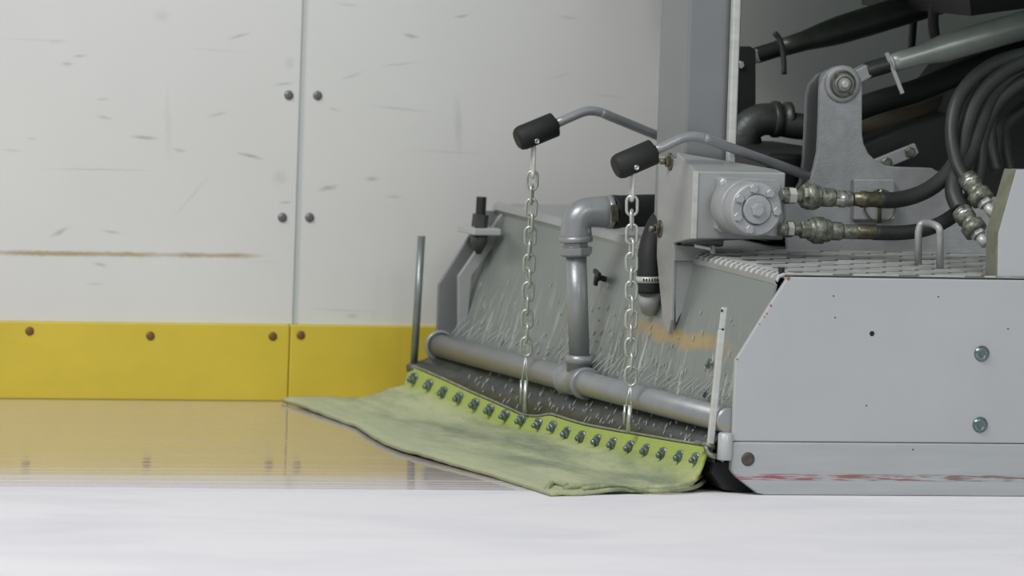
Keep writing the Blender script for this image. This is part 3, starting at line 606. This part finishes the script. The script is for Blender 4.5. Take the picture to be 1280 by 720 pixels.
def hose(px, ys, r, m=HOSEM, name='hydraulic_hose'):
    n = len(px); pts = [at(a, b_, y=ys[0]+(ys[1]-ys[0])*i/(n-1)) for i, (a, b_) in enumerate(px)]
    return obj(name, B().tube(curve(pts, 7), r*M2P, 18), m, mach)
hose([(1098, 250), (1118, 250), (1142, 245), (1165, 234), (1186, 215), (1200, 190), (1207, 160), (1218, 128), (1240, 100), (1275, 78), (1330, 62), (1430, 20), (1500, -60)], (FY, .6), 10)
hose([(1092, 291), (1125, 291), (1155, 287), (1180, 277), (1200, 262), (1216, 240), (1224, 210), (1228, 170), (1245, 130), (1280, 100), (1330, 84), (1430, 40), (1510, -50)], (FY, .62), 9)
hose([(1206, 224), (1196, 205), (1190, 178), (1190, 150), (1198, 122), (1216, 98), (1245, 78), (1285, 66), (1330, 58), (1420, 10), (1480, -70)], (.42, .62), 8)
hose([(1200, 262), (1192, 240), (1196, 215), (1210, 195), (1222, 160), (1236, 125), (1262, 98), (1330, 74), (1430, 30), (1490, -60)], (.40, .66), 11)
hose([(1228, 215), (1218, 185), (1214, 150), (1224, 118), (1250, 92), (1320, 70), (1430, 24), (1500, -60)], (.6, .7), 7)
hose([(1246, 215), (1238, 180), (1240, 148), (1256, 118), (1330, 90), (1440, 44), (1510, -50)], (.62, .75), 8)
hose([(1262, 215), (1256, 180), (1262, 150), (1330, 108), (1450, 60), (1520, -40)], (.66, .8), 9)
def endfit(a, e, y):
    A = at(*a, y=y); E = at(*e, y=y-.05); d = E-A; L_ = d.length
    k = obj('hose_fitting', B().lathe(A, d, [(0, .019), (L_*.1, .022), (L_*.34, .022), (L_*.36, .0195), (L_*.48, .0195), (L_*.5, .026), (L_*.74, .026), (L_*.76, .016)], 22), GRIME, mach)
    obj('ferrule', B().lathe(A, d, [(L_*.12, .0195), (L_*.13, .0225), (L_*.22, .0225), (L_*.24, .0205)], 22), STEEL, k)
    obj('fitting_nut', B().lathe(A+d*.72, d, [(0, .017), (L_*.14, .017)], 6).lathe(A+d*.86, d, [(0, .0105), (L_*.3, .0105)], 14), BARE, k)
endfit((1207, 220), (1237, 262), .42); endfit((1200, 262), (1228, 300), .40)
# square keeper plate with a ring pin
kp = [(1077, 226), (1117, 226), (1117, 272), (1077, 272)]
kpl = obj('keeper_plate', B().prism(poly([(1068, 224), (1119, 224), (1119, 275), (1068, 275)], .70), (0, .018, 0)), CASTM, mach, bevel=.003)
pc = at(1100, 257, y=.69)
obj('ring_pin', B().torus(pc, Y+X*.1, .0345, .0018, 36).cyl(pc+Vector((0, 0, .035)), pc+Vector((0, 0, -.038)), .0042, 12).lathe(pc+Vector((0, .02, .027)), -Y, [(0, .009), (.03, .009), (.032, .006)], 6), BRASS, kpl)
# dark big hose with elbow beyond the post
obj('suction_elbow', B().tube(curve([at(926, 200, y=1.34), at(927, 178, y=1.34), at(934, 160, y=1.34), at(950, 150, y=1.34), at(968, 149, y=1.34)], 6), [.036]*25, 26).lathe(at(964, 149, y=1.34), X, [(0, .038), (.004, .041), (.016, .041), (.02, .035), (.03, .035), (.032, .040), (.044, .040), (.046, .03)], 26), DKPIPE, mach)
hose([(975, 154), (1000, 158), (1040, 160)], (1.34, 1.3), 17, RUBBER, 'suction_hose')
hose([(1030, 160), (1080, 158), (1140, 148), (1190, 130), (1240, 108), (1330, 78), (1450, 40), (1560, 20)], (1.3, 1.2), 17, BROWNH, 'suction_hose')
hose([(1040, 150), (1090, 130), (1150, 112), (1210, 88), (1330, 50), (1450, 10), (1560, -10)], (1.15, 1.15), 15, RUBBER, 'return_hose')
hose([(1172, 60), (1167, 35), (1168, 10), (1180, -20), (1200, -50)], (1.25, 1.25), 7, HOSEM, 'thin_dark_tube')
hose([(1139, 66), (1141, 40), (1143, 14), (1146, -20)], (1.7, 1.7), 5, HOSEM, 'thin_dark_tube')  # added thin dark tube filling a dark strip in front of the wall
# chassis tail behind the hoses
obj('shaded_chassis_plate', B().prism([at(1085, 182, y=1.12), at(1120, 168, y=1.12), at(1190, 142, y=1.12), at(1240, 75, y=1.12), at(1300, 55, y=1.12), at(1500, 55, y=1.12), at(1500, 330, y=1.12), at(1050, 330, y=1.12), at(1050, 215, y=1.12)], (0, .35, 0)), BLACK, mach)  # frame in shadow, its darkness put into the black colour
obj('chassis_beam', B().box((.36, .86, .47), (.60, 1.5, at(970, 190, y=.95).z)), BLACK, mach, bevel=.01)
obj('chassis_crossmember', B().prism([at(1206, -60, y=1.0), at(1214, 20, y=1.0), at(1234, 17, y=1.0), at(1420, -8, y=1.0), at(1420, -60, y=1.0)], (0, .7, 0)), BLACK, mach)
lk = obj('link_bar', B().prism([at(1092, 200, y=1.08), at(1144, 179, y=1.08), at(1149, 191, y=1.08), at(1143, 196, y=1.08), at(1100, 214, y=1.08)], (0, .012, 0)), PLATE, mach, bevel=.002)
for q in ((1108, 203), (1137, 190)): obj('link_bolt', B().bolt(at(*q, y=1.08), -Y, .0125, .008), GRIME, lk)
obj('tail_plate', B().prism(poly([(1270, 212.5), (1330, 213), (1330, 346), (1246.5, 346), (1247.5, 292)], .012), (0, .05, 0)), PLATE, mach, bevel=.002)
obj('tail_plate_edge', B().prism(poly([(1268.5, 212.8), (1270.5, 212.5), (1248.5, 292), (1247.5, 346), (1245, 346), (1246, 290)], .0125), (0, .06, 0)), OLIVE, mach)
# unseen machine body; its overhang is added above the linkage to shade the wall
hull = obj('unseen_body_hull', B().prism([Vector(v)+Y*.30 for v in ((1.75, .0, .5), (3.6, .0, .5), (3.6, .0, 2.1), (.75, .0, 2.25), (.38, .0, 2.05), (.38, .0, 1.10), (1.45, .0, 1.11))], (0, 1.78, 0)), BODYW, mach, bevel=.04)
for y in (.12, 1.72):
    k = obj('wheel', B().lathe((2.1, y, .42), Y, [(0, .25), (.0, .37), (.03, .41), (.2, .41), (.24, .37), (.24, .25)], 40), RUBBER, mach); obj('wheel_rim', B().lathe((2.1, y+.01, .42), Y, [(0, .1), (-.0, .24), (.2, .24)], 30), PLATE, k)

# ---- lift handles with rubber grips
def handle(px, ys, grip, gy, pin_px):
    n = len(px); pts = [at(a, b_, y=ys[0]+(ys[1]-ys[0])*((a-px[0][0])/(px[-1][0]-px[0][0]))**3) for a, b_ in px]
    h = obj('lift_handle', B().tube([pts[0]]+curve(pts[1:-1], 6)+[pts[-1]], .0105, 18), PIPEM, mach)
    a, e = [at(*q, y=gy) for q in grip]; d = (e-a); L_ = d.length; R_ = .0275
    g = obj('rubber_grip', B().lathe(a, d, [(0, R_*.72), (L_*.05, R_*.9), (L_*.14, R_), (L_*.985, R_), (L_, R_*.93)], 34).lathe(e, d, [(-.004, .014), (.006, .013)], 20), RUBBER, h)
    p = at(*pin_px, y=gy-.001); obj('grip_slot', B().lathe(p+Vector((.002, -.0225, .004)), -Y, [(0, .0055), (.004, .0055), (.004, .003), (.002, .0028)], 18), STEEL, h)
    return p
hp2 = handle([(812, 191), (826, 185), (844, 176.5), (853, 172.5), (866, 170.5), (880, 172.5), (890, 176), (950, 198), (975, 207), (1008, 219)], (.47, .73), [(768.5, 210.5), (817, 189.5)], .47, (790, 211))
hp1 = handle([(690, 157), (704, 150.5), (720, 143.5), (729, 140), (739, 138.5), (751, 140.5), (762, 145), (818, 168), (885, 195)], (1.2, 1.37), [(646, 175), (693.5, 155.5)], 1.2, (666, 178))

# ------------------------------------------------------------------ chains
def chain(tp, hook_end, lnk0, lnk1, clip_end, y0, y1, xb, label, n):
    a = at(*tp, y=y0); h = at(*hook_end, y=y0); s = at(*lnk0, y=y0); e = at(*lnk1, y=y1); c_ = at(*clip_end, y=y1)
    root = thing('lifting_chain', c_, label, 'chain', 'lifting chains under the rubber grips')
    d = (h-a)
    obj('snap_hook', B().obox(a+d*.05, a+d*.95, Y, .008, .003).link(a+d*.5, d, Y, d.length*.5, .0085, .0032).cyl(a+d*.8, h, .0052, 12), BARE, root)
    ph = (e-s)/(n); Ls = ph.length
    for i in range(n):
        c = s+ph*(i+.5)
        sd = Vector((1, -.25, 0)) if i % 2 == 0 else Vector((.25+.25*math.sin(i*1.7), 1, 0))
        obj('chain_link', B().link(c, ph+Vector((.0012*math.sin(i*2.1), 0, 0)), sd, Ls*.5+.0055, .0112, .0033), CHAINM, root)
    d = c_-e; sd = Vector((.9, .3, 0))
    # long spring clip through the sheet edge
    m_ = e+d*.52
    b = B().tube([e+d*.02, m_+Vector((-.008, 0, 0))], .0019, 9).tube([e+d*.02, m_+Vector((.006, 0, 0))], .0019, 9)
    b.cyl(m_+Vector((-.009, .0, .008)), c_+Vector((-.008, 0, .016)), .0026, 12).cyl(m_+Vector((.001, -.004, .008)), c_+Vector((.001, -.004, -.002)), .0052, 14)
    obj('spring_clip', b, CHAINM, root)
    return root
chain((791, 214), (789.5, 251), (790, 248), (788.5, 479), (784, 540), .47, .52, 0, 'galvanised chain hanging from the nearer black grip, right one of the two', 13)
chain((667, 181), (665.5, 222), (665.5, 217), (657.5, 442), (655, 514), 1.2, 1.28, 0, 'galvanised chain hanging from the farther black grip, left one of the two', 13)

# ------------------------------------------------------------------ towel
trail_px = [(352, 497), (362, 500), (378, 505), (400, 513), (425, 522), (445, 529), (462, 541), (480, 551), (500, 559), (525, 566), (550, 573), (580, 581), (610, 589), (640, 598), (662, 605), (680, 611), (688, 613.5)]
tr = [at(px, py, z=.012) for px, py in trail_px]
ya, yb_ = tr[-1].y, min(tr[0].y, 2.24)
def trail_x(y):
    for i in range(len(tr)-1):
        a, b_ = tr[i], tr[i+1]
        if b_.y <= y <= a.y: return b_.x+(a.x-b_.x)*(y-b_.y)/(a.y-b_.y)
    return tr[0].x if y > tr[0].y else tr[-1].x
E2 = sorted(edge, key=lambda p: p.y)
def edge_at(y):
    for i in range(len(E2)-1):
        if E2[i].y <= y <= E2[i+1].y: return E2[i].lerp(E2[i+1], (y-E2[i].y)/max(1e-6, E2[i+1].y-E2[i].y))
    return E2[0] if y < E2[0].y else E2[-1]
bm = bmesh.new(); NU, NV = 64, 190; lay = bm.verts.layers.float.new('across'); grid = []
for j in range(NV+1):
    v = j/NV; row = []
    for i in range(NU+1):
        u = i/NU
        ye = .055+(2.10-.055)*v                     # along the clamp bar
        yt = ya-.0+(yb_-ya)*v                       # along the trailing edge
        E_ = edge_at(ye); Tx = trail_x(yt)
        top_ = E_+Vector((.000, 0, -.004)); low_ = E_+Vector((-.012, 0, -.040)); low_.z = min(max(low_.z, .020), .052)
        if u < .22: p = top_.lerp(low_, u/.22)
        else:
            t = (u-.22)/.78; g = t
            x = low_.x+(Tx-low_.x)*g; y = ye+(yt-ye)*g
            z0 = low_.z; fall = (1-min(1, t/(.13+.32*min(1, v*1.3))))**2
            z = .006+(z0-.006)*fall
            z += .0045*noise.noise(Vector((x*9, y*3.2, 0)))*min(1, t*6)+.0018*noise.noise(Vector((x*40, y*14, 3)))
            z += .003*math.exp(-((t-.93)/.04)**2)   # thicker stitched hem
            if v > .8: z += .012*(((v-.8)/.2)**1.5)*(1-t**5)*min(1, t*8)   # far end rides up a little
            # puckered near end
            if v < .2: z += .005*(1-v/.2)*math.sin(t*10+2)*min(1, t*4)
            p = Vector((x, y, max(z, .0046)))
            if j < 3: p.y += .012*noise.noise(Vector((x*16, 0, 7)))
        q = bm.verts.new(p); q[lay] = u; row.append(q)
    grid.append(row)
for j in range(NV):
    for i in range(NU): f = bm.faces.new((grid[j][i], grid[j][i+1], grid[j+1][i+1], grid[j+1][i])); f.smooth = True
class BB: pass
bb = BB(); bb.bm = bm
tw = obj('mop_towel', bb, TOWELM)
md = tw.modifiers.new('solidify', 'SOLIDIFY'); md.thickness = .007; md.offset = 0; md.use_rim = True
tag(tw, 'soaked lime green mop towel trailing flat on the ice behind the clamp studs', 'towel')
# make sure the solidified cloth rests on the ice
# rolled fold at the near corner
y0 = ya
fo = [at(px, py, z=.012) for px, py in ((684, 606), (690, 604), (697, 605), (701, 608))]
bq = B()
bq.tube(curve([at(683, 611, z=.010), at(689, 604, z=.012), at(697, 603, z=.014), at(708, 607, z=.012)], 5), .006, 12).tube(curve([at(706, 612, z=.008), at(716, 609, z=.012), at(740, 608, z=.012), at(790, 609, z=.010), at(845, 611, z=.008)], 5), .0062, 12)
bq.tube(curve([at(735, 613, z=.005), at(765, 613.5, z=.006), at(800, 613.5, z=.005), at(835, 614, z=.006), at(868, 609, z=.01), at(882, 600, z=.016)], 6), .0045, 10)
bq.tube(curve([at(728, 611, z=.012), at(770, 607, z=.017), at(815, 609, z=.016), at(858, 605, z=.02), at(880, 592, z=.028)], 6), .0045, 10)
lay = bq.bm.verts.layers.float.new('across')
for v in bq.bm.verts: v[lay] = .45
obj('folded_edge', bq, TOWELM, tw)

# ------------------------------------------------------------------ water jets from the pipe and drops on the sheets
random.seed(9); b = B()
y = .05
while y < 2.03:
    p = Vector((.016, y, PZ+.030)); q = Vector((.041, y-.022+random.uniform(-.004, .004), PZ+.062+random.uniform(-.008, .012)))
    b.tube([p, p.lerp(q, .5)+Vector((0, 0, .001)), q], [.0009, .0013, .0008], 6); y += random.uniform(.030, .040)
jets = obj('spray_water', b, WATER); tag(jets, 'thin water jets sprayed from the pipe onto the back sheet', 'water', kind='stuff')
b = B()
for k in range(170):
    y = random.uniform(.03, 2.0); t = abs(random.gauss(0, .28))
    if y > 1.3 and random.random() < .5: continue
    s0 = sheet_bottom(y); f_ = fold(y); p = s0.lerp(f_, min(.65, .04+t))+SN*.0062
    dz = (f_-s0).normalized(); side_ = Vector((0, random.uniform(-.35, .1), 0)); L_ = random.uniform(.005, .018); v = (dz+side_).normalized()*L_
    b.tube([p-v*.5, p-v*.1, p+v*.2+SN*.001, p+v*.5], [.0004, .0016, .0013, .0004], 6)
for k in range(110):
    y = random.uniform(.06, 1.75); E_ = edge_at(y); a = Vector((.03, y, .15)); t = random.uniform(.30, .85); p = a.lerp(E_, t)+Vector((-.010, 0, -.004))
    v = Vector((-.35, random.uniform(-.7, .3), -.6)).normalized()*random.uniform(.005, .018)
    b.tube([p-v*.5, p, p+v*.5], [.0004, .0014, .0004], 6)
dr = obj('water_rivulets', b, WATER); tag(dr, 'water drops and rivulets running down the wet back sheet', 'water', kind='stuff')
